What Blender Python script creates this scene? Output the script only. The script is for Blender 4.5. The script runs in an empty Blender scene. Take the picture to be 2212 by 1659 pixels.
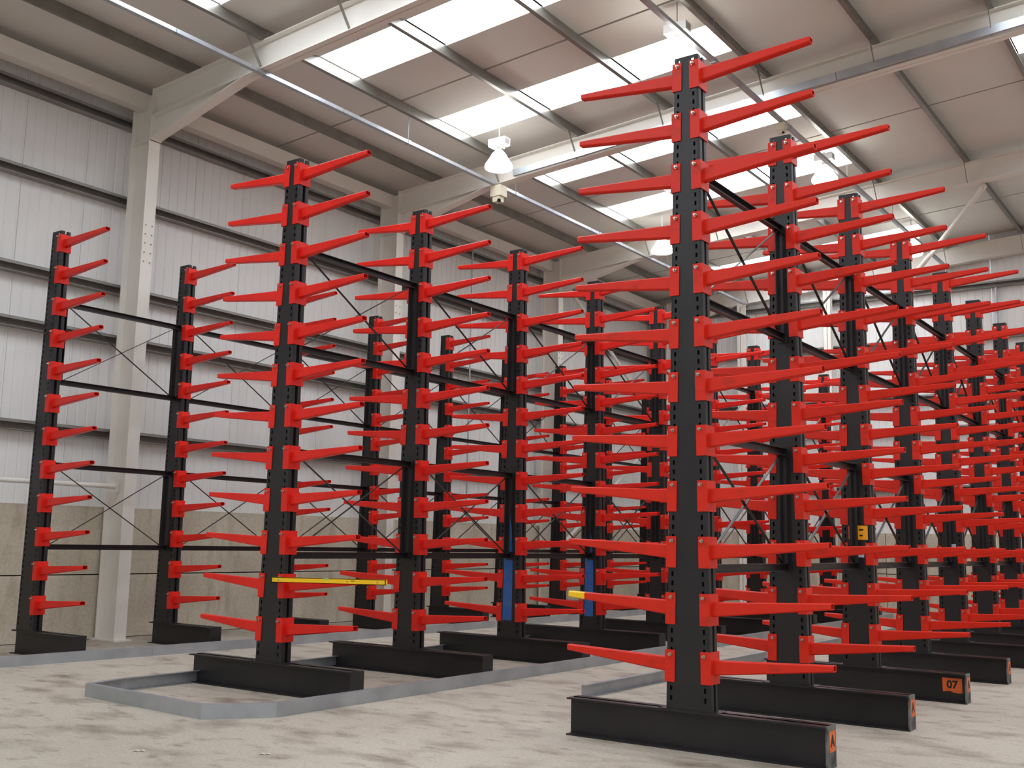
import bpy, bmesh, math, random
from mathutils import Vector, Matrix
random.seed(7)
S = bpy.context.scene
COL = S.collection

# ------------------------------------------------------------------ camera, world, exposure
F_PX, W_PX = 2326.87, 2212.0
RX = Vector((0.81948944, 0.5727532, 0.01976969))
UP = Vector((0.06726241, -0.13038183, 0.98917963))
FW = Vector((-0.5691334, 0.8092925, 0.14537129))
cd = bpy.data.cameras.new('camera'); cam = bpy.data.objects.new('camera', cd); COL.objects.link(cam)
cd.sensor_fit = 'HORIZONTAL'; cd.sensor_width = 36.0; cd.lens = 36.0 * F_PX / W_PX
cd.clip_start = 0.05; cd.clip_end = 300
m = Matrix.Identity(4)
for i, v in enumerate((RX, UP, -FW)):
    for j in range(3): m[j][i] = v[j]
m[0][3], m[1][3], m[2][3] = 0.0, 0.0, 1.5
cam.matrix_world = m
S.camera = cam
wd = bpy.data.worlds.new('world'); S.world = wd; wd.use_nodes = True
wd.node_tree.nodes['Background'].inputs[0].default_value = (0.75, 0.82, 0.9, 1)
wd.node_tree.nodes['Background'].inputs[1].default_value = 1.0
S.view_settings.view_transform = 'Standard'; S.view_settings.look = 'None'
S.view_settings.gamma = 1.0; S.view_settings.use_curve_mapping = False
S.view_settings.exposure = 0.0
SKY_GLOW = 8.8      # daylight coming through the translucent rooflights
LAMP_GLOW = 60.0
S.cycles.use_light_tree = False; S.cycles.max_bounces = 6; S.cycles.diffuse_bounces = 4; S.cycles.glossy_bounces = 2; S.cycles.transmission_bounces = 1

# ------------------------------------------------------------------ materials
def lin(c):
    return tuple(((v / 255) / 12.92 if v / 255 <= .04045 else ((v / 255 + .055) / 1.055) ** 2.4) for v in c) + (1,)
M = {}
def mat(name, rgb, rough=.5, metal=0.0, var=None, scale=4.0, detail=5.0, lo=.4, hi=.65, bump=0.0, bscale=60.0, stretch=None, emit=None, spec=.5, rand=False):
    mt = bpy.data.materials.new(name); mt.use_nodes = True
    nt = mt.node_tree; b = nt.nodes['Principled BSDF']
    b.inputs['Base Color'].default_value = lin(rgb)
    b.inputs['Roughness'].default_value = rough
    b.inputs['Metallic'].default_value = metal
    b.inputs['Specular IOR Level'].default_value = spec
    tc = nt.nodes.new('ShaderNodeTexCoord'); src = tc.outputs['Object']
    if stretch:
        mp = nt.nodes.new('ShaderNodeMapping'); mp.inputs['Scale'].default_value = stretch
        nt.links.new(src, mp.inputs[0]); src = mp.outputs[0]
        if rand:
            oi = nt.nodes.new('ShaderNodeObjectInfo'); ml = nt.nodes.new('ShaderNodeMath'); ml.operation = 'MULTIPLY'; ml.inputs[1].default_value = 60
            nt.links.new(oi.outputs['Random'], ml.inputs[0]); nt.links.new(ml.outputs[0], mp.inputs['Location'])
    if var:
        n = nt.nodes.new('ShaderNodeTexNoise'); n.inputs['Scale'].default_value = scale; n.inputs['Detail'].default_value = detail
        nt.links.new(src, n.inputs['Vector'])
        r = nt.nodes.new('ShaderNodeValToRGB')
        r.color_ramp.elements[0].position = lo; r.color_ramp.elements[0].color = lin(rgb)
        r.color_ramp.elements[1].position = hi; r.color_ramp.elements[1].color = lin(var)
        nt.links.new(n.outputs['Fac'], r.inputs[0]); nt.links.new(r.outputs[0], b.inputs['Base Color'])
    if bump:
        n2 = nt.nodes.new('ShaderNodeTexNoise'); n2.inputs['Scale'].default_value = bscale; n2.inputs['Detail'].default_value = 3
        nt.links.new(src, n2.inputs['Vector'])
        bp = nt.nodes.new('ShaderNodeBump'); bp.inputs['Strength'].default_value = bump; bp.inputs['Distance'].default_value = .01
        nt.links.new(n2.outputs['Fac'], bp.inputs['Height']); nt.links.new(bp.outputs[0], b.inputs['Normal'])
    if emit:
        b.inputs['Emission Color'].default_value = lin(emit[0]); b.inputs['Emission Strength'].default_value = emit[1]
    M[name] = mt
    return mt
mat('red_paint', (226, 40, 26), .34, var=(210, 31, 22), scale=3, lo=.35, hi=.75, spec=.35)
mat('red_worn', (214, 42, 22), .4, spec=.3, var=(160, 44, 28), scale=6, lo=.57, hi=.86, detail=8, stretch=(1, 2, 2), rand=True)
mat('black_paint', (38, 35, 36), .38, spec=.42, var=(29, 27, 29), scale=2.5, lo=.35, hi=.7, bump=.05, bscale=90)
mat('slot_shade', (8, 8, 9), .8)  # shade inside the hollow columns, put into the colour
mat('zinc', (196, 190, 178), .28, metal=1.0)
mat('galvanised', (184, 189, 194), .4, metal=.7, var=(166, 171, 176), scale=3, lo=.4, hi=.7)
mat('galvanised_dull', (146, 143, 136), .36, metal=.65, var=(130, 127, 121), scale=3, lo=.4, hi=.7)
mat('girt_steel', (150, 147, 142), .5, metal=.3, var=(136, 133, 129), scale=3, lo=.4, hi=.7)
mat('scuffed_plate', (112, 112, 108), .55, metal=.2, var=(52, 50, 50), scale=9, lo=.42, hi=.6)
mat('paper', (206, 200, 188), .8)
mat('white_steel', (234, 230, 221), .5, var=(226, 221, 211), scale=1.2, lo=.4, hi=.7)
mat('cladding_white', (230, 230, 228), .5, var=(224, 223, 220), scale=.7, lo=.4, hi=.7)
mat('liner_white', (221, 219, 212), .6, var=(215, 213, 205), scale=.8, lo=.4, hi=.7)
mat('joint_dark', (60, 54, 50), .9)
mat('rooflight_sheet', (250, 252, 255), .6, emit=((240, 246, 255), SKY_GLOW))
mat('lamp_acrylic', (250, 250, 248), .3, emit=((255, 253, 244), 11.0))
mat('rooflight_rim', (220, 224, 226), .6)
mat('lamp_arc', (255, 255, 250), .3, emit=((255, 252, 240), LAMP_GLOW))
mat('lamp_body', (236, 236, 236), .4)
mat('cctv_white', (222, 214, 190), .5)
mat('black_glass', (12, 12, 14), .1)
mat('sticker_orange', (226, 108, 40), .5, var=(214, 90, 34), scale=9)
mat('sticker_yellow', (250, 170, 16), .45)
mat('sticker_white', (196, 192, 205), .5)
mat('ink', (26, 20, 16), .6)
mat('level_yellow', (252, 200, 20), .4)
mat('level_vial', (170, 205, 110), .15)
mat('blue_film', (30, 92, 170), .25, var=(70, 100, 140), scale=6, lo=.45, hi=.7)

# concrete floor: pale slab with darker drag marks and fine speckle
def floor_material():
    mt = bpy.data.materials.new('floor_concrete'); mt.use_nodes = True; nt = mt.node_tree; b = nt.nodes['Principled BSDF']
    tc = nt.nodes.new('ShaderNodeTexCoord')
    def noise(sc, det, stretch=(1, 1, 1), rot=0):
        mp = nt.nodes.new('ShaderNodeMapping'); mp.inputs['Scale'].default_value = stretch; mp.inputs['Rotation'].default_value = (0, 0, rot)
        nt.links.new(tc.outputs['Object'], mp.inputs[0])
        n = nt.nodes.new('ShaderNodeTexNoise'); n.inputs['Scale'].default_value = sc; n.inputs['Detail'].default_value = det
        nt.links.new(mp.outputs[0], n.inputs['Vector']); return n.outputs['Fac']
    def ramp(f, p0, c0, p1, c1):
        r = nt.nodes.new('ShaderNodeValToRGB'); e = r.color_ramp.elements
        e[0].position, e[0].color, e[1].position, e[1].color = p0, c0, p1, c1
        nt.links.new(f, r.inputs[0]); return r.outputs[0]
    def mul(a, c, fac):
        x = nt.nodes.new('ShaderNodeMix'); x.data_type = 'RGBA'; x.blend_type = 'MULTIPLY'; x.inputs[0].default_value = fac
        nt.links.new(a, x.inputs[6]); nt.links.new(c, x.inputs[7]); return x.outputs[2]
    base = ramp(noise(.35, 6), .35, lin((192, 184, 170)), .7, lin((174, 166, 152)))
    marks = ramp(noise(1.5, 8, (1, 1.7, 1), .9), .5, (1, 1, 1, 1), .75, lin((178, 168, 162)))
    scuff = ramp(noise(4.0, 7, (1, 1.8, 1), .5), .56, (1, 1, 1, 1), .75, lin((188, 180, 174)))
    speck = ramp(noise(40, 3), .35, lin((226, 224, 220)), .6, (1, 1, 1, 1))
    c = mul(mul(mul(base, marks, .9), scuff, .8), speck, .7)
    nt.links.new(c, b.inputs['Base Color'])
    b.inputs['Roughness'].default_value = .62; b.inputs['Specular IOR Level'].default_value = .35
    bp = nt.nodes.new('ShaderNodeBump'); bp.inputs['Strength'].default_value = .12; bp.inputs['Distance'].default_value = .01
    nt.links.new(noise(25, 5), bp.inputs['Height']); nt.links.new(bp.outputs[0], b.inputs['Normal'])
    M['floor'] = mt
floor_material()
# precast concrete: drips and blotches running down
def wall_concrete():
    mt = bpy.data.materials.new('precast_concrete'); mt.use_nodes = True; nt = mt.node_tree; b = nt.nodes['Principled BSDF']
    tc = nt.nodes.new('ShaderNodeTexCoord')
    outs = []
    for sc, st, c0, c1, p0, p1 in ((1.1, (1, 1, 1), (212, 204, 186), (192, 182, 162), .35, .7), (5, (1, 1, .22), (255, 255, 255), (200, 190, 176), .52, .8), (22, (1, 1, 1), (236, 234, 230), (255, 255, 255), .35, .6)):
        mp = nt.nodes.new('ShaderNodeMapping'); mp.inputs['Scale'].default_value = st
        nt.links.new(tc.outputs['Object'], mp.inputs[0])
        n = nt.nodes.new('ShaderNodeTexNoise'); n.inputs['Scale'].default_value = sc; n.inputs['Detail'].default_value = 6
        nt.links.new(mp.outputs[0], n.inputs['Vector'])
        r = nt.nodes.new('ShaderNodeValToRGB'); e = r.color_ramp.elements
        e[0].position, e[0].color, e[1].position, e[1].color = p0, lin(c0), p1, lin(c1)
        nt.links.new(n.outputs['Fac'], r.inputs[0]); outs.append(r.outputs[0])
    a = outs[0]
    for o in outs[1:]:
        x = nt.nodes.new('ShaderNodeMix'); x.data_type = 'RGBA'; x.blend_type = 'MULTIPLY'; x.inputs[0].default_value = .8
        nt.links.new(a, x.inputs[6]); nt.links.new(o, x.inputs[7]); a = x.outputs[2]
    nt.links.new(a, b.inputs['Base Color']); b.inputs['Roughness'].default_value = .85
    M['precast'] = mt
wall_concrete()

# ------------------------------------------------------------------ mesh helpers
class MB:
    def __init__(s): s.v = []; s.f = []; s.m = []; s.cur = 0
    def quad(s, *pts):
        n = len(s.v); s.v += [tuple(p) for p in pts]; s.f.append(tuple(range(n, n + len(pts)))); s.m.append(s.cur)
    def hexa(s, c):
        n = len(s.v); s.v += [tuple(p) for p in c]
        for q in ((3, 2, 1, 0), (4, 5, 6, 7), (0, 1, 5, 4), (1, 2, 6, 5), (2, 3, 7, 6), (3, 0, 4, 7)):
            s.f.append(tuple(n + k for k in q)); s.m.append(s.cur)
    def box(s, x0, x1, y0, y1, z0, z1):
        s.hexa([(x0, y0, z0), (x1, y0, z0), (x1, y1, z0), (x0, y1, z0), (x0, y0, z1), (x1, y0, z1), (x1, y1, z1), (x0, y1, z1)])
    def bar(s, a, b, w, h, up=(0, 0, 1)):
        a, b = Vector(a), Vector(b); d = (b - a).normalized(); u = Vector(up)
        r = d.cross(u).normalized() * (w / 2); t = r.cross(d).normalized() * (h / 2)
        s.hexa([a - r - t, a + r - t, a + r + t, a - r + t, b - r - t, b + r - t, b + r + t, b - r + t])
    def tube(s, a, b, r0, r1=None, n=10, caps=True):
        r1 = r0 if r1 is None else r1
        a, b = Vector(a), Vector(b); d = (b - a).normalized()
        u = d.orthogonal().normalized(); w = d.cross(u); k = len(s.v)
        for c, r in ((a, r0), (b, r1)):
            for i in range(n):
                t = 2 * math.pi * i / n; s.v.append(tuple(c + u * (math.cos(t) * r) + w * (math.sin(t) * r)))
        for i in range(n):
            j = (i + 1) % n; s.f.append((k + i, k + j, k + n + j, k + n + i)); s.m.append(s.cur)
        if caps:
            s.f.append(tuple(k + n - 1 - i for i in range(n))); s.m.append(s.cur)
            s.f.append(tuple(k + n + i for i in range(n))); s.m.append(s.cur)
    def lathe(s, prof, n=28, c=(0, 0, 0)):
        k = len(s.v)
        for r, z in prof:
            for i in range(n):
                t = 2 * math.pi * i / n; s.v.append((c[0] + r * math.cos(t), c[1] + r * math.sin(t), c[2] + z))
        for a in range(len(prof) - 1):
            for i in range(n):
                j = (i + 1) % n
                s.f.append((k + a * n + i, k + a * n + j, k + (a + 1) * n + j, k + (a + 1) * n + i)); s.m.append(s.cur)
    def prism(s, poly, y0, y1):                       # poly in (x, z), extruded along y
        n = len(poly); k = len(s.v)
        s.v += [(x, y0, z) for x, z in poly] + [(x, y1, z) for x, z in poly]
        s.f.append(tuple(range(k, k + n))); s.m.append(s.cur)
        s.f.append(tuple(range(k + 2 * n - 1, k + n - 1, -1))); s.m.append(s.cur)
        for i in range(n):
            j = (i + 1) % n; s.f.append((k + j, k + i, k + n + i, k + n + j)); s.m.append(s.cur)
    def mesh(s, name, mats, smooth=False):
        me = bpy.data.meshes.new(name); me.from_pydata(s.v, [], s.f)
        for t in (mats if isinstance(mats, (list, tuple)) else [mats]): me.materials.append(M[t])
        bm = bmesh.new(); bm.from_mesh(me); bmesh.ops.recalc_face_normals(bm, faces=bm.faces); bm.to_mesh(me); bm.free()
        if len(me.polygons) == len(s.m): me.polygons.foreach_set('material_index', s.m)
        if smooth: me.shade_smooth()
        me.update(); return me
def obj(name, me, parent=None, loc=(0, 0, 0), rot=(0, 0, 0)):
    o = bpy.data.objects.new(name, me); COL.objects.link(o); o.location = loc; o.rotation_euler = rot
    if parent: o.parent = parent
    return o
def part(name, mb, mats, parent, smooth=False, **k): return obj(name, mb.mesh(name, mats, smooth), parent, **k)
def tag(o, label, cat=None, group=None, kind=None):
    o['label'] = label
    if cat: o['category'] = cat
    if group: o['group'] = group
    if kind: o['kind'] = kind
    return o
def empty(name, loc=(0, 0, 0), rot=(0, 0, 0)):
    return obj(name, None, None, loc, rot)
def struct(name, me=None, label=None):
    o = obj(name, me); o['kind'] = 'structure'
    if label: o['label'] = label
    return o
def text_mesh(txt, size, mname, extrude=.0006, bold=.0):
    cu = bpy.data.curves.new('lettering', 'FONT'); cu.body = txt; cu.size = size; cu.align_x = 'CENTER'; cu.align_y = 'CENTER'
    cu.extrude = extrude; cu.offset = bold
    o = bpy.data.objects.new('lettering_tmp', cu); COL.objects.link(o)
    bpy.context.view_layer.update()
    me = bpy.data.meshes.new_from_object(o.evaluated_get(bpy.context.evaluated_depsgraph_get()))
    bpy.data.objects.remove(o); bpy.data.curves.remove(cu)
    me.name = 'lettering'; me.materials.clear(); me.materials.append(M[mname]); return me

# ------------------------------------------------------------------ the building shell
XW, XR = -14.2, 18.2                       # cladding lines left and right
YF, YG = -8.0, 27.0                        # end walls behind the camera and at the far gable
RIDGE = 2.0; SL = .070
def ztop(x): return 8.22 + SL * ((x if x <= RIDGE else 2 * RIDGE - x) + 13.5)     # top of rafter steel
def zsheet(x): return ztop(x) + .20
FRAMES = [9.67, 15.36, 21.2, 26.82]
fl = MB(); fl.box(XW - .3, XR + .3, YF - .3, YG + .3, -.2, 0)
struct('floor', fl.mesh('floor', 'floor'), 'pale worn concrete warehouse floor')

# walls: precast plinth panels, ribbed sheets above, girts
CONC = 1.9
def sheet_mesh(z0, z1, w=1.0, along='y', pitch=1 / 6):
    mb = MB(); a = 0.0; prof = [(0.0, 0.0)]
    n = round(w / pitch)
    for i in range(n):
        a = i * pitch
        prof += [(a + pitch - .04, 0), (a + pitch - .03, -.009), (a + pitch - .014, -.009), (a + pitch - .004, 0)]
    prof.append((w - .004, 0))
    for (u0, d0), (u1, d1) in zip(prof, prof[1:]):
        mb.quad((d0, u0, z0), (d1, u1, z0), (d1, u1, z1), (d0, u0, z1))
    k = len(mb.v)
    mb.box(-.03, -.022, 0, w - .004, z0, z1)
    return mb.mesh('cladding_sheet', 'cladding_white')
def plinth_mesh(L, h):
    mb = MB(); g = .002; c = .007
    mb.hexa([(-.14, g, g), (0, g + c, g + c), (0, L - g - c, g + c), (-.14, L - g, g), (-.14, g, h - g), (0, g + c, h - g - c), (0, L - g - c, h - g - c), (-.14, L - g, h - g)])
    mb.box(-.16, -.14, 0, L, 0, h)
    return mb.mesh('concrete_panel', 'precast')
def girt_mesh(L):
    mb = MB(); mb.box(.0, .006, 0, L, -.07, .07); mb.box(.0, .16, 0, L, .064, .07); mb.box(.154, .16, 0, L, .03, .07); mb.box(.0, .16, 0, L, -.07, -.064)
    return mb.mesh('girt', 'girt_steel')
GIRTS = [7.78, 6.55, 5.16, 4.39, 2.97]
def clad_wall(name, label, base, rz, length, top, joints):
    w = struct(name, None, label); w.location = base; w.rotation_euler = (0, 0, rz)
    sh = sheet_mesh(CONC, top)
    n = int(length)
    for i in range(n): obj('cladding_sheet', sh, w, (0, i * length / n, 0))
    pm = {}
    for a, b in zip(joints, joints[1:]):
        for z in (0, .92):
            k = (round(b - a, 3), z)
            if k not in pm: pm[k] = plinth_mesh(b - a, .92 if z == 0 else CONC - .92)
            obj('concrete_panel', pm[k], w, (.17, a, z))
    return w
wl = clad_wall('wall_left', 'long side wall of pale ribbed sheets above a stained concrete plinth', (XW, YF, 0), 0, YG - YF, 8.45, [0, 5.8, 11.6, 17.67, 23.36, 29.2, 35.0])
gm = girt_mesh(YG - YF)
for z in GIRTS: obj('girt', gm, wl, (.0, 0, z))
mb = MB(); mb.box(.25, .45, 0, YG - YF, 7.97, 8.22); part('eaves_beam', mb, 'white_steel', wl)
wg = clad_wall('wall_back', 'far gable wall of pale ribbed sheets above a concrete plinth', (XW, YG, 0), -math.pi / 2, XR - XW, 9.75, [0, 6.5, 13, 19.5, 26, 32.4])
gm2 = girt_mesh(XR - XW)
for z in GIRTS: obj('girt', gm2, wg, (.0, 0, z))
mb = MB(); mb.box(-.2, 0, YF, YG, 0, 9.75)
struct('wall_right', None, 'plain pale side wall').location = (0, 0, 0)
part('cladding_sheet', mb, 'cladding_white', bpy.data.objects['wall_right'], loc=(XR + .2, 0, 0))
struct('wall_front', None, 'plain pale end wall')
mb = MB(); mb.box(XW, XR, -.2, 0, 0, 9.75); part('cladding_sheet', mb, 'cladding_white', bpy.data.objects['wall_front'], loc=(0, YF, 0))

# roof: liner panels between purlins, rooflight strips, purlins
ceil = struct('ceiling', None, 'low pitched roof lining of warm white panels on galvanised purlins with rooflight strips')
XS = [XW - .1, -12.72, -11.15, -9.48, -7.78, -6.05, -4.35, -2.75, -1.15, .45, RIDGE]
XS = XS + [2 * RIDGE - x for x in reversed(XS[:-1])]
YJ = [YF, -5.1, .75, 6.7, 12.58, 18.45, 24.3, YG]
LIGHTS_Y = [(-6.9, -5.95), (-3.9, -2.95), (-.95, 0.0), (1.9, 2.85), (4.85, 5.8), (7.85, 8.83), (10.69, 11.61), (13.5, 14.45), (16.55, 17.42), (19.2, 20.2), (22.2, 23.1), (24.95, 25.75)]
LIGHT_GAPS = {2, 3, 4, 7, 8} ; LIGHT_GAPS |= {len(XS) - 2 - g for g in LIGHT_GAPS}
def slab(x0, x1, y0, y1, th, dz=0):
    a, b = zsheet(x0 + 1e-4), zsheet(x1 - 1e-4); mb = MB()
    mb.hexa([(x0, y0, a + dz), (x1, y0, b + dz), (x1, y1, b + dz), (x0, y1, a + dz), (x0, y0, a + th + dz), (x1, y0, b + th + dz), (x1, y1, b + th + dz), (x0, y1, a + th + dz)])
    return mb
for gi, (x0, x1) in enumerate(zip(XS, XS[1:])):
    part('roof_deck', slab(x0, x1, YF - .2, YG + .2, .03, .06), 'joint_dark', ceil)
    strips = LIGHTS_Y if gi in LIGHT_GAPS else []
    for a, b in zip(YJ, YJ[1:]):
        y = a + .022; cuts = [(s, e) for s, e in strips if s > a and e < b]
        for s, e in cuts + [(b - .022, None)]:
            part('liner_panel', slab(x0 + .004, x1 - .004, y, s, .03), 'liner_white', ceil)
            if e is not None:
                pm_ = slab(x0 + .02, x1 - .02, s + .004, e - .004, .012, .012); pm_.m = [1, 0, 0, 0, 0, 0]      # only the underside shows daylight
                part('rooflight_pane', pm_, ['rooflight_rim', 'rooflight_sheet'], ceil)
                y = e
for x in XS[1:-1]:
    if abs(x - RIDGE) < .01: continue
    z = ztop(x); sg = 1 if x < RIDGE else -1; mb = MB()
    Y0, Y1 = YF, YG
    mb.box(-.003, .003, Y0, Y1, 0, .195)                                       # web
    mb.box(min(0, sg * .065), max(0, sg * .065), Y0, Y1, .0, .005)             # lower flange
    mb.box(sg * .065 - .003, sg * .065 + .003, Y0, Y1, 0, .02)
    mb.box(min(0, -sg * .065), max(0, -sg * .065), Y0, Y1, .19, .195)
    part('purlin', mb, 'galvanised_dull', ceil, loc=(x, 0, z))

# ------------------------------------------------------------------ steel portal frames
FD, FB = .42, .20                        # rafter depth, flange width
bl_ = MB(); bl_.tube((0, 0, 0), (.012, 0, 0), .011, n=6); PBOLT = bl_.mesh('bolt', 'galvanised_dull')
def portal(y, label):
    t = empty('portal_frame', (0, y, 0)); tag(t, label, 'steel frame', 'white portal frames across the hall')
    for sd in (1, -1):
        X = lambda x: x if sd == 1 else 2 * RIDGE - x
        def P(mb, poly, a, b): mb.prism([(X(x), z) for x, z in poly], a, b)
        xi, xo = -13.53, -13.98
        zt_i, zt_o = ztop(xi), ztop(xo)
        c = MB()
        P(c, [(xi - .016, 0), (xi, 0), (xi, 7.43), (xi - .016, 7.43)], -FB / 2, FB / 2)
        P(c, [(xo, 0), (xo + .016, 0), (xo + .016, zt_o), (xo, zt_o)], -FB / 2, FB / 2)
        P(c, [(xo + .016, 0), (xi - .016, 0), (xi - .016, zt_i - .01), (xo + .016, zt_o - .01)], -.006, .006)
        P(c, [(xo + .016, 7.42), (xi, 7.42), (xi, 7.436), (xo + .016, 7.436)], -FB / 2 + .01, FB / 2 - .01)
        P(c, [(xo - .06, 0), (xi + .08, 0), (xi + .08, .02), (xo - .06, .02)], -FB / 2 - .04, FB / 2 + .04)
        part('column', c, 'white_steel', t)
        for k in range(5 if sd == 1 else 0):
            for s in (-1, 1):
                obj('bolt', PBOLT, t, (xi, s * .055, 6.1 - k * .14))
        r = MB(); xa = xi + .02
        za, zb = ztop(xa), ztop(RIDGE)
        P(r, [(xa, za - .016), (RIDGE, zb - .016), (RIDGE, zb), (xa, za)], -FB / 2, FB / 2)
        P(r, [(xa, za - FD), (RIDGE, zb - FD), (RIDGE, zb - FD + .016), (xa, za - FD + .016)], -FB / 2, FB / 2)
        P(r, [(xa, za - FD), (RIDGE, zb - FD), (RIDGE, zb), (xa, za)], -.006, .006)
        P(r, [(xi, 7.43), (xa, 7.43), (xa, za + .02), (xi, zt_i + .02)], -FB / 2 - .005, FB / 2 + .005)
        part('rafter', r, 'white_steel', t)
        h = MB(); xe = -11.45; ze = ztop(xe) - FD
        P(h, [(xa, 7.44), (xe, ze), (xe, ze + .016), (xa, 7.456)], -FB / 2 + .005, FB / 2 - .005)
        P(h, [(xa, 7.456), (xe, ze + .01), (xa, ztop(xa) - FD)], -.006, .006)
        part('haunch', h, 'white_steel', t)
    for x in XS[2:10]:
        b = MB(); b.bar((x + .04, -.42, ztop(x) + .03), (x + .03, -.09, ztop(x) - FD + .02), .05, .006, up=(1, 0, 0))
        part('fly_brace', b, 'galvanised_dull', t)
    return t
portal(FRAMES[0], 'white steel portal frame at upper left, nearest, its column behind the leftmost rack')
portal(FRAMES[1], 'white steel portal frame second from the front, carrying the bright trunking and small camera')
portal(FRAMES[2], 'white steel portal frame third from the front, its column behind the middle racks')
portal(FRAMES[3], 'white steel end frame standing against the far gable wall')
# gable posts, bracing, pipes
for i, x in enumerate((-11.3, -8.95)):
    mb = MB(); mb.box(-.09, .09, -.09, -.078, 0, ztop(x) - FD); mb.box(-.09, .09, .078, .09, 0, ztop(x) - FD); mb.box(-.005, .005, -.09, .09, 0, ztop(x) - FD)
    tag(part('gable_post', mb, 'white_steel', None, loc=(x, 26.72, 0)), ('white steel gable post nearest the left corner of the far wall', 'white steel gable post in front of the brightest part of far wall')[i], 'post', 'posts along the far gable')
def tube_thing(name, a, b, r, label, cat, mt='white_steel'):
    a, b = Vector(a), Vector(b)
    t = empty(name, a); tag(t, label, cat)
    d = b - a; mb = MB(); mb.tube((0, 0, 0), d, r, n=12); part('tube', mb, mt, t, smooth=False)
    for p in (Vector((0, 0, 0)), d):
        mb = MB(); q = d.normalized() * (.12 if p.length < .01 else -.12); mb.bar(p - q * .6, p + q, .008, .16); part('gusset_plate', mb, mt, t)
    return t
tube_thing('wall_brace', (-13.72, 21.35, 8.0), (-13.72, 26.68, 4.75), .045, 'white diagonal tube high on the side wall beyond the third column', 'brace')
tube_thing('wall_brace', (-13.72, 21.35, 1.25), (-13.72, 26.68, 4.55), .045, 'white diagonal tube rising low on the side wall towards the far corner', 'brace')
tube_thing('roof_brace', (-4.07, 21.32, 8.40), (-6.75, 26.68, 8.20), .055, 'white diagonal roof tube between third frame and far gable', 'brace')
tube_thing('wall_strut', (-13.75, 4.2, 2.19), (-13.75, 9.56, 2.19), .035, 'white horizontal tube behind the leftmost rack post, low on the wall', 'strut')
for (x, y, z0, z1, r, axis, lb) in ((-13.95, 18.24, 1.9, 7.9, .018, 'y', 'thin grey conduit running up the side wall between second and third columns'), (-4.97, 26.9, 1.9, 7.7, .028, 'x', 'thin grey downpipe on the far gable wall at right')):
    t = empty('wall_conduit', (x, y, z0)); tag(t, lb, 'pipe')
    mb = MB(); mb.tube((0, 0, 0), (0, 0, z1 - z0), r, n=10); part('pipe', mb, 'galvanised', t)
    for k in range(4):
        mb = MB(); z = .4 + k * 1.6; mb.box(-r - .012, r + .012, -r - .012, r + .012, z, z + .03); part('clip', mb, 'galvanised', t)

# ------------------------------------------------------------------ cable trunking, lamps, camera
def tray(a, b, w, h, label, step=3.0):
    a, b = Vector(a), Vector(b); L = (b - a).length; d = (b - a).normalized()
    t = empty('cable_trunking', a); tag(t, label, 'trunking', 'galvanised trunking under the roof')
    n = max(1, round(L / step))
    for i in range(n):
        mb = MB(); mb.bar(d * (L * i / n + .004), d * (L * (i + 1) / n - .004), w, h); part('trunking_length', mb, 'galvanised', t)
    for i in range(n):
        mb = MB(); p = d * (L * (i + .5) / n); mb.bar(p - d * .03, p + d * .03, w + .012, h + .012); part('coupling', mb, 'galvanised', t)
        r = d * (L * (i + .5) / n); zz = zsheet(a.x + r.x) - (a.z + r.z)
        if abs(d.y) > .5:
            mb = MB(); mb.tube(r + Vector((0, 0, h / 2)), r + Vector((0, 0, zz)), .005, n=6); part('hanger_rod', mb, 'galvanised', t)
    return t
tray((-11.15, 2, 7.93), (-11.15, 26.6, 7.93), .075, .055, 'long bright galvanised trunking over the left aisle, nearest the side wall')
tray((-6.02, 6, 8.285), (-6.02, 26.6, 8.285), .07, .055, 'thin trunking carrying the lamps above the gap left of the tall front rack')
x0, x1 = -10.75, 1.0
tray((x0, FRAMES[1] - .16, ztop(x0) - FD + .075), (x1, FRAMES[1] - .16, ztop(x1) - FD + .075), .05, .12, 'bright trunking fixed along the second roof frame, rising to the right', 3.2)

def lamp(x, y, zb, top, label):
    t = empty('high_bay_lamp', (x, y, zb)); tag(t, label, 'lamp', 'high bay lamps under the roof')
    mb = MB(); mb.lathe([(.228, 0), (.236, .02), (.232, .06), (.2, .11), (.168, .16), (.142, .21), (.108, .265), (.07, .30), (.066, .294), (.1, .26), (.134, .206), (.16, .156), (.192, .106), (.222, .058), (.226, .022), (.228, 0)], 32)
    part('reflector', mb, 'lamp_acrylic', t, True)
    mb = MB(); mb.lathe([(0, .08), (.04, .09), (.062, .13), (.06, .17), (.035, .23), (.03, .28), (0, .285)], 16); part('bulb', mb, 'lamp_arc', t, True)
    mb = MB(); mb.lathe([(0, .30), (.075, .30), (.075, .31), (.05, .32), (.05, .39), (0, .39)], 18); part('neck', mb, 'lamp_body', t)
    mb = MB(); mb.box(-.17, .17, -.085, .085, .39, .52); g = part('gear_box', mb, 'lamp_body', t)
    mb = MB()
    for k in range(5): mb.box(.1705, .173, -.06 + k * .026, -.05 + k * .026, .41, .5)
    part('vent', mb, 'galvanised_dull', g)
    mb = MB(); mb.tube((.1, 0, .335), (.1, 0, .39), .018, n=10); part('cable_gland', mb, 'lamp_body', t)
    mb = MB(); mb.tube((0, 0, .52), (0, 0, top - zb), .008, n=8); mb.tube((0, 0, .52), (0, 0, .55), .03, n=10); part('hook', mb, 'galvanised', t)
    return t
lamp(-10.28, 14.1, 7.73, zsheet(-10.28), 'glowing bell shaped lamp hanging just in front of the small camera')
lamp(-6.25, 12.67, 8.08, zsheet(-6.25), 'glowing bell shaped lamp hanging above the top of the tall front post')
lamp(-6.33, 18.9, 8.2, zsheet(-6.33), 'glowing bell shaped lamp between the tops of second and third posts of right rack')
lamp(-10.4, 20.33, 7.76, zsheet(-10.4), 'glowing bell shaped lamp at the third frame, half hidden by the tall front post')
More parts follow.
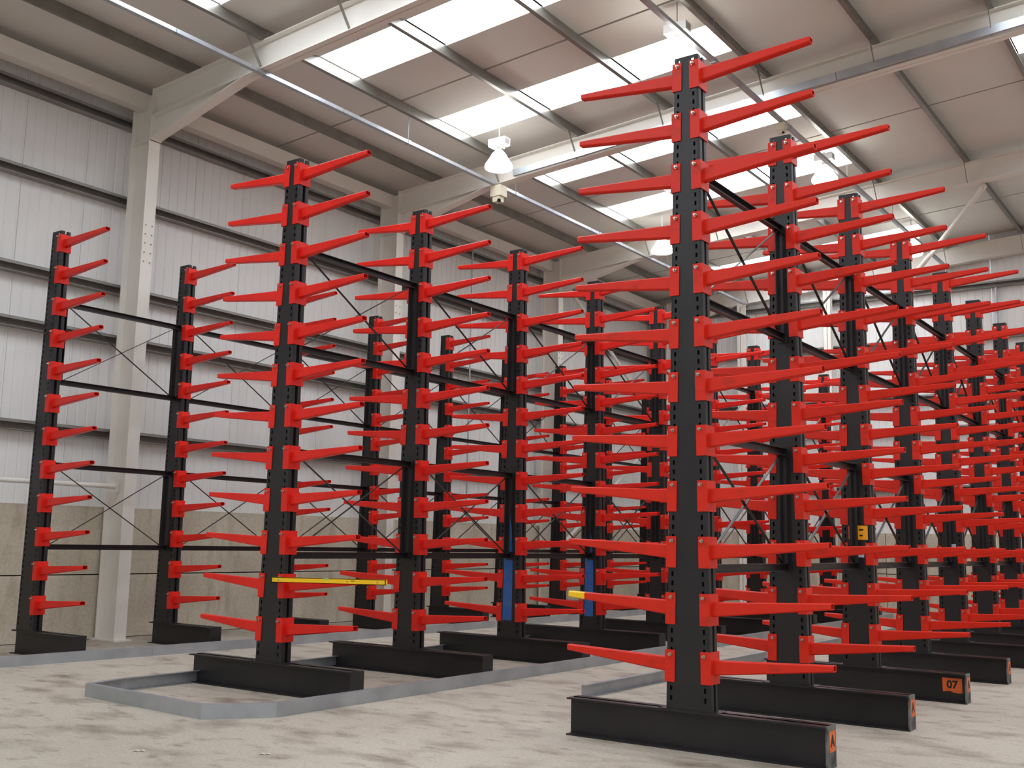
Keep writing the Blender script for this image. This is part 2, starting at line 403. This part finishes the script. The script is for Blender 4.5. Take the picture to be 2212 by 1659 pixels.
lamp(-6.25, 24.5, 8.10, zsheet(-6.25), 'glowing bell shaped lamp farthest right near the gable')
lamp(-9.50, 25.2, 7.45, zsheet(-9.50), 'unseen bell shaped lamp added behind the second right post, guessed from the bright far wall')  # no lamp is visible here; added to account for the bright far wall

def cctv(x, y, z, label, s=1.0):
    t = empty('security_camera', (x, y, z)); tag(t, label, 'camera')
    mb = MB(); mb.box(-.13 * s, .1 * s, -.1 * s, .1 * s, -.2 * s, 0); part('mounting_box', mb, 'cctv_white', t)
    mb = MB(); mb.box(-.09 * s, .06 * s, -.08 * s, .06 * s, -.3 * s, -.2 * s); h = part('housing', mb, 'cctv_white', t)
    mb = MB(); mb.tube((.02 * s, -.02 * s, -.27 * s), (.07 * s, -.1 * s, -.30 * s), .035 * s, n=14); part('lens', mb, 'black_glass', h)
    return t
cctv(-11.1, FRAMES[1] - .1, 7.90, 'small cream camera box under the second frame beneath the glowing lamp')
cctv(-6.02, FRAMES[1] + .6, 8.25, 'tiny pale camera under the trunking behind the tall front rack', .6)

# ------------------------------------------------------------------ cantilever racks
XA, XB, XC = -3.6416, -8.1635, -12.8432
Y0, BAY = 7.534, 2.0488
YC = 7.784
ZT, LEV0, PITCH = 5.43, 5.38, .42328
HB, DP = .288, .14
def hw(z): return .1886 - .0154 * z
NLEV = 12
BR_H = .235
ZL = [LEV0 - PITCH * j - BR_H / 2 for j in range(NLEV)]      # bracket centres

def column_mesh():
    mb = MB(); sp = PITCH / 6; z = HB; rows = [HB]
    nz = int((ZT - HB) / sp)
    zz = [HB]
    for i in range(nz):
        c = ZT - .05 - i * sp
        if c - .018 > HB + .02: zz += [c - .018, c + .018]
    zz = sorted(set(round(v, 5) for v in zz + [ZT]))
    slots = {(round(ZT - .05 - i * sp - .018, 5)) for i in range(nz)}
    r = .016
    def xs(z):
        w = hw(z); return [-w + r, -w + .035, -w + .052, -.03, .03, w - .052, w - .035, w - r]
    for face in (0, 1):
        y = 0 if face == 0 else DP; s = 1 if face == 0 else -1
        for a, b in zip(zz, zz[1:]):
            xa, xb = xs(a), xs(b)
            for k in range(7):
                if k in (1, 5) and a in slots: continue
                mb.quad((xa[k], y, a), (xa[k + 1], y, a), (xb[k + 1], y, b), (xb[k], y, b))
        # rounded corners, side flanges, return lips
        prof = [(-r, 0), (-r * .45, .15 * r), (-r * .12, .45 * r), (0, r), (0, .052), (-.02, .056)]
        for sd in (-1, 1):
            for (d0, e0), (d1, e1) in zip(prof, prof[1:]):
                q = []
                for z in (HB, ZT):
                    w = hw(z); q.append(((sd * (w + d0), y + s * e0, z), (sd * (w + d1), y + s * e1, z)))
                mb.quad(q[0][0], q[0][1], q[1][1], q[1][0])
    # near-black block as painted shade of the hollow inside, seen through slots and gap
    mb.cur = 1
    w0, w1 = hw(HB) - .03, hw(ZT) - .03
    mb.hexa([(-w0, .022, HB), (w0, .022, HB), (w0, DP - .022, HB), (-w0, DP - .022, HB), (-w1, .022, ZT - .06), (w1, .022, ZT - .06), (w1, DP - .022, ZT - .06), (-w1, DP - .022, ZT - .06)])
    return mb.mesh('column', ['black_paint', 'slot_shade'])
def arm_mesh(mname, tipcol=None):
    L0, L1 = .009, .908; t = .005
    R = [(-.052, .056), (.03, .076)]; hy = .034
    mb = MB()
    def ring(x, z0, z1, h): return [(x, -h, z0), (x, h, z0), (x, h, z1), (x, -h, z1)]
    def loft(a, b):
        for i in range(4):
            j = (i + 1) % 4; mb.quad(a[i], a[j], b[j], b[i])
    xm = L1 - .15 if tipcol else None
    o0 = ring(L0, R[0][0], R[0][1], hy); o1 = ring(L1, R[1][0], R[1][1], hy)
    # softened long edges
    def oct_ring(x, z0, z1, h, c=.008):
        return [(x, -h + c, z0), (x, h - c, z0), (x, h, z0 + c), (x, h, z1 - c), (x, h - c, z1), (x, -h + c, z1), (x, -h, z1 - c), (x, -h, z0 + c)]
    def at(x):
        f = (x - L0) / (L1 - L0); return R[0][0] + (R[1][0] - R[0][0]) * f, R[0][1] + (R[1][1] - R[0][1]) * f
    stops = [L0] + ([xm] if tipcol else []) + [L1]
    rings = [oct_ring(x, *at(x), hy) for x in stops]
    for i, (a, b) in enumerate(zip(rings, rings[1:])):
        mb.cur = 1 if (tipcol and i == len(rings) - 2) else 0
        for k in range(8):
            j = (k + 1) % 8; mb.quad(a[k], a[j], b[j], b[k])
    z0, z1 = R[1]; inn = oct_ring(L1, z0 + t, z1 - t, hy - t, .006)
    for k in range(8):
        j = (k + 1) % 8; mb.quad(rings[-1][k], rings[-1][j], inn[j], inn[k])
    f0, f1 = at(L1 - .3); deep = oct_ring(L1 - .3, f0 + t, f1 - t, hy - t, .006)
    mb.cur = 0
    for k in range(8):
        j = (k + 1) % 8; mb.quad(inn[k], inn[j], deep[j], deep[k])
    mb.quad(*deep)
    return mb.mesh('arm', [mname, tipcol] if tipcol else mname)
def bracket_mesh(mname):
    mb = MB(); t = .008; h = BR_H / 2; yy = DP / 2
    def plate(x0, x1, y0, y1):
        mb.box(x0, x1, y0, y1, -h, h)
    plate(.001, .001 + t, -yy - t - .001, yy + t + .001)
    plate(-.073, .001, -yy - t - .001, -yy - .001)
    plate(-.073, .001, yy + .001, yy + t + .001)
    return mb.mesh('bracket', mname)
def bolt_mesh(s):
    mb = MB(); yy = DP / 2 + .009
    mb.tube((-.04, s * yy, .085), (-.04, s * (yy + .012), .085), .015, n=6)
    mb.tube((-.04, s * (yy + .010), .085), (-.04, s * (yy + .034), .085), .009, n=8)
    return mb.mesh('bolt', 'zinc')
def base_mesh(xa, xb):
    mb = MB(); c = DP / 2; f = .012; g = .014; h = .092
    for s in (-1, 1):
        def b(y0, y1, z0, z1):
            a, d = sorted((c + s * y0, c + s * y1)); mb.box(xa, xb, a, d, z0, z1)
        b(g, g + .008, 0, HB)                       # web
        b(g, h, HB - f, HB); b(g, h, 0, f)          # flanges
    mb.box(-.24, .24, c - h + .004, c + h - .004, HB, HB + .004)
    return mb.mesh('base_beam', 'black_paint')
def plate_end(mn):
    mb = MB(); mb.box(.0, .012, DP / 2 - .092, DP / 2 + .092, 0, HB); return mb.mesh('end_plate', mn)
ME = dict(endA=plate_end('scuffed_plate'), endB=plate_end('black_paint'), col=column_mesh(), brN=bracket_mesh('red_paint'), brW=bracket_mesh('red_worn'), arN=arm_mesh('red_paint'), arW=arm_mesh('red_worn'),
          arY=arm_mesh('red_worn', 'level_yellow'), bolt1=bolt_mesh(-1), bolt0=bolt_mesh(1), baseD=base_mesh(-1.05, 1.04), baseS=base_mesh(-.24, 1.07), baseB=base_mesh(-1.16, 1.12))
TAPER = math.atan(.0154)
BRACE_Z = [4.49, 3.45, 2.37, 1.325]
def brace_meshes():
    a, b = DP + .001, BAY - .001; d = {}
    mb = MB(); mb.box(-.022, .028, a, b, -.034, -.026); mb.box(-.022, -.014, a, b, -.026, .034); mb.box(-.022, .028, a, b, .028, .034)
    mb.box(-.05, .05, a, a + .008, -.05, .05); mb.box(-.05, .05, b - .008, b, -.05, .05)
    d['bar'] = mb.mesh('brace_bar', 'black_paint')
    h = BRACE_Z[0] - BRACE_Z[1] - .07
    mb = MB(); mb.box(-.022, -.014, -.03, .03, -h / 2, h / 2); mb.box(-.022, .03, .022, .03, -h / 2, h / 2)
    d['strut'] = mb.mesh('brace_strut', 'black_paint')
    for k, s in (('r1', 1), ('r2', -1)):
        mb = MB(); x = .0 if s == 1 else .008
        mb.bar((x, a + .12, -s * (h / 2)), (x, b - .12, s * (h / 2)), .006, .026, up=(1, 0, 0)); d[k] = mb.mesh('cross_rod', 'black_paint')
    return d
BM = brace_meshes()
def rack(x, y, n, sides, worn, label):
    t = empty('cantilever_rack', (x, y, 0)); tag(t, label, 'rack', 'black and red cantilever racks')
    for i in range(n):
        yy = i * BAY
        obj('column', ME['col'], t, (0, yy, 0))
        bm_, be_ = ('baseD', 1.04) if worn else (('baseB', 1.12) if len(sides) == 2 else ('baseS', 1.07))
        bb = obj('base_beam', ME[bm_], t, (0, yy, 0))
        obj('end_plate', ME['endA' if worn else 'endB'], bb, (be_, 0, 0))
        for s in sides:
            for j, z in enumerate(ZL):
                am = 'arW' if worn else 'arN'
                if worn and i == 0 and s == -1 and j == 10: am = 'arY'
                rot = (0, -TAPER, 0) if s == 1 else (0, -TAPER, math.pi)
                a = obj('arm', ME[am], t, (s * hw(z), yy + DP / 2, z), rot)
                if am == 'arY': a['label'] = 'red arm with a yellow painted tip'
                obj('bracket', ME['brW' if worn else 'brN'], a)
                obj('bolt', ME['bolt1' if s == 1 else 'bolt0'], a)
        if i < n - 1:
            for z in BRACE_Z: obj('brace_bar', BM['bar'], t, (0, yy, z))
            for k in (0, 2):
                zc = (BRACE_Z[k] + BRACE_Z[k + 1]) / 2
                obj('brace_strut', BM['strut'], t, (0, yy + DP + .06, zc)); obj('brace_strut', BM['strut'], t, (0, yy + BAY - .08, zc))
                obj('cross_rod', BM['r1'], t, (0, yy, zc)); obj('cross_rod', BM['r2'], t, (0, yy, zc))
    return t
RA = rack(XA, Y0, 9, (-1, 1), True, 'tallest looking cantilever rack at right, red arms both sides, orange number stickers on its bases')
RB = rack(XB, Y0, 9, (-1, 1), False, 'middle cantilever rack with red arms both sides, standing inside the floor rail loop')
RC = rack(XC, YC, 9, (1,), False, 'single sided cantilever rack at left with its back to the wall')

# stickers and film on the racks
def sticker(parent, name, me, loc, rot=(0, 0, 0), label=None):
    o = obj(name, me, parent, loc, rot)
    if label: o['label'] = label
    return o
def plate_mesh(w, h, mname, torn=False):                         # flat in the x-z plane facing -y
    mb = MB()
    if torn:
        k = [(-w / 2, h / 2), (w / 2, h / 2), (w / 2, -h / 2 + .004), (.3 * w, -h / 2), (.02 * w, -h / 2 + .006), (-.08 * w, -h * .38), (-.3 * w, -h * .4), (-.48 * w, -h * .45)]
        mb.prism(k, 0, .001)
    else: mb.box(-w / 2, w / 2, 0, .001, -h / 2, h / 2)
    return mb.mesh('sticker', mname)
yw = DP / 2 - .014 - .008                                        # front of the base web
t07 = text_mesh('07', .105, 'ink', bold=.0035); tA = text_mesh('A', .11, 'ink', bold=.0035)
for dx in (.905, -.905):
    o = sticker(RA, 'location_label', plate_mesh(.19, .145, 'sticker_orange', True), (dx, 2 * BAY + yw - .0015, .165), label='orange sticker numbered 07')
    obj('lettering', t07, o, (0, -.0012, .006), (math.pi / 2, 0, 0))
for i in range(4):
    o = sticker(RA, 'location_label', plate_mesh(.12, .14, 'sticker_orange'), (1.0535, i * BAY + DP / 2 + .014, .182), (0, 0, math.pi / 2), label='orange sticker with the letter A')
    obj('lettering', tA, o, (0, -.0012, 0), (math.pi / 2, 0, 0))
o = sticker(RA, 'safety_notice', plate_mesh(.14, .15, 'sticker_yellow'), (.05, 2 * BAY - .0015, 1.675), label='yellow notice with black print')
for k, (w, x, z) in enumerate(((.05, .0, .03), (.035, .0, -.03), (.022, -.045, -.03))):
    mb = MB(); mb.box(-w / 2, w / 2, 0, .0006, -.009, .009); obj('print', mb.mesh('print', 'ink'), o, (x, -.0008, z))
mb = MB(); mb.box(-.004, .004, 0, .001, -.07, .07); sticker(RA, 'edge_tape', mb.mesh('edge_tape', 'sticker_orange'), (-.08, 2 * BAY - .0015, 1.675))
for i, z in ((2, 1.45), (4, 1.56)):
    sticker(RA, 'rating_label', plate_mesh(.09, .07, 'sticker_white'), (.03, i * BAY - .0015, z), label='small white sticker')
mb = MB(); mb.prism([(-.075, .35), (.07, .35), (.07, 1.1), (.045, 1.55), (-.01, 1.85), (-.05, 1.8), (-.065, 1.2)], 0, .0012)
fm = mb.mesh('protective_film', 'blue_film')
for i, sc in ((2, 1.0), (3, .9)):
    o = sticker(RB, 'protective_film', fm, (-.02, i * BAY - .0016, .15), label='blue film left on the lower post'); o.scale = (1, 1, sc)

# ------------------------------------------------------------------ spirit level across the arm bracket of the first middle post
t = empty('spirit_level', (XB + .08, Y0 - .052, 1.066), (0, -.0175, 0)); tag(t, 'yellow spirit level held along a low red arm of the first middle post', 'spirit level')
LV = 1.49
mb = MB(); mb.box(0, LV, -.028, -.022, 0, .05); mb.box(0, LV, -.006, 0, 0, .05); mb.box(0, LV, -.028, 0, 0, .006); mb.box(0, LV, -.028, 0, .044, .05)
mb.box(0, .01, -.028, 0, 0, .05); mb.box(LV - .01, LV, -.028, 0, 0, .05)
part('level_body', mb, 'level_yellow', t)
mb = MB(); mb.box(.71, .78, -.0295, -.021, .034, .0505); part('vial', mb, 'level_vial', t)
for x in (.1, LV - .1, 1.02, .035, LV - .035):
    mb = MB(); mb.tube((x, -.0295, .025), (x, -.026, .025), .01 if .05 < x < LV - .05 else .005, n=14); part('end_vial', mb, 'galvanised', t)
mb = MB(); mb.box(1.06, 1.11, -.0288, -.027, .028, .034); part('print', mb, 'ink', t)

# ------------------------------------------------------------------ galvanised floor rails
def rail(pts, label, inward=1, closed=False, h=.12, w=.055, seg=3.0):
    t = empty('floor_guide_rail', (pts[0][0], pts[0][1], 0)); tag(t, label, 'floor rail', 'galvanised rails bolted to the floor')
    P = [Vector((a - pts[0][0], b - pts[0][1])) for a, b in pts]
    out = []
    for k, p in enumerate(P):                                     # mitred inner line
        d0 = (p - P[k - 1]).normalized() if k > 0 else (P[k + 1] - p).normalized()
        d1 = (P[k + 1] - p).normalized() if k < len(P) - 1 else d0
        n0, n1 = Vector((-d0.y, d0.x)), Vector((-d1.y, d1.x)); mt = (n0 + n1).normalized()
        out.append(mt * (inward / max(.3, mt.dot(n0))))
    for k in range(len(P) - 1):
        n = max(1, round((P[k + 1] - P[k]).length / seg))
        for i in range(n):
            f0, f1 = i / n, (i + 1) / n; gap = .002 / (P[k + 1] - P[k]).length
            if i: f0 += gap
            a, b = P[k].lerp(P[k + 1], f0), P[k].lerp(P[k + 1], f1)
            na, nb = out[k].lerp(out[k + 1], f0), out[k].lerp(out[k + 1], f1)
            if i: na = out[k].lerp(out[k], 0) if False else (na.normalized())
            mb = MB()
            def strip(o0, o1, z0, z1):
                mb.hexa([(*(a + na * o0), z0), (*(b + nb * o0), z0), (*(b + nb * o1), z0), (*(a + na * o1), z0), (*(a + na * o0), z1), (*(b + nb * o0), z1), (*(b + nb * o1), z1), (*(a + na * o1), z1)])
            strip(0, .006, 0, h); strip(.006, w, h - .006, h); strip(.006, w, 0, .006)
            part('rail_section', mb, 'galvanised', t)
    return t
rail([(-9.25, 24.6), (-9.27, 6.67), (-9.17, 6.22), (-7.36, 6.09), (-6.98, 6.57), (-6.93, 24.6)], 'galvanised floor rail looping round the front of the middle rack', 1)
rail([(-11.80, 5.6), (-11.45, 12.0), (-11.2, 24.8)], 'galvanised floor rail running along the foot of the wall side rack', 1)
rail([(-5.70, 9.4), (-5.70, 24.6)], 'galvanised floor rail left of the tall front rack, its cut end showing', -1)

# ------------------------------------------------------------------ scraps on the floor
for k, (x, y, lb) in enumerate(((-6.64, 4.92, 'small white scrap on the floor at lower left, nearer the left edge'), (-5.90, 5.41, 'small white scrap on the floor below the middle rack'))):
    mb = MB(); n = 5
    pts = [(i * .02, (.006 if i % 2 else -.004) + .003 * i, .003 + (.006 if i % 2 else .0)) for i in range(n)]
    for a, b in zip(pts, pts[1:]):
        mb.hexa([(a[0], a[1] - .012, a[2] - .002), (b[0], b[1] - .012, b[2] - .002), (b[0], b[1] + .012, b[2] - .002), (a[0], a[1] + .012, a[2] - .002), (a[0], a[1] - .012, a[2]), (b[0], b[1] - .012, b[2]), (b[0], b[1] + .012, b[2]), (a[0], a[1] + .012, a[2])])
    tag(part('paper_scrap', mb, 'paper', None, loc=(x, y, 0), rot=(0, 0, .6)), lb, 'scrap', 'scraps on the floor')
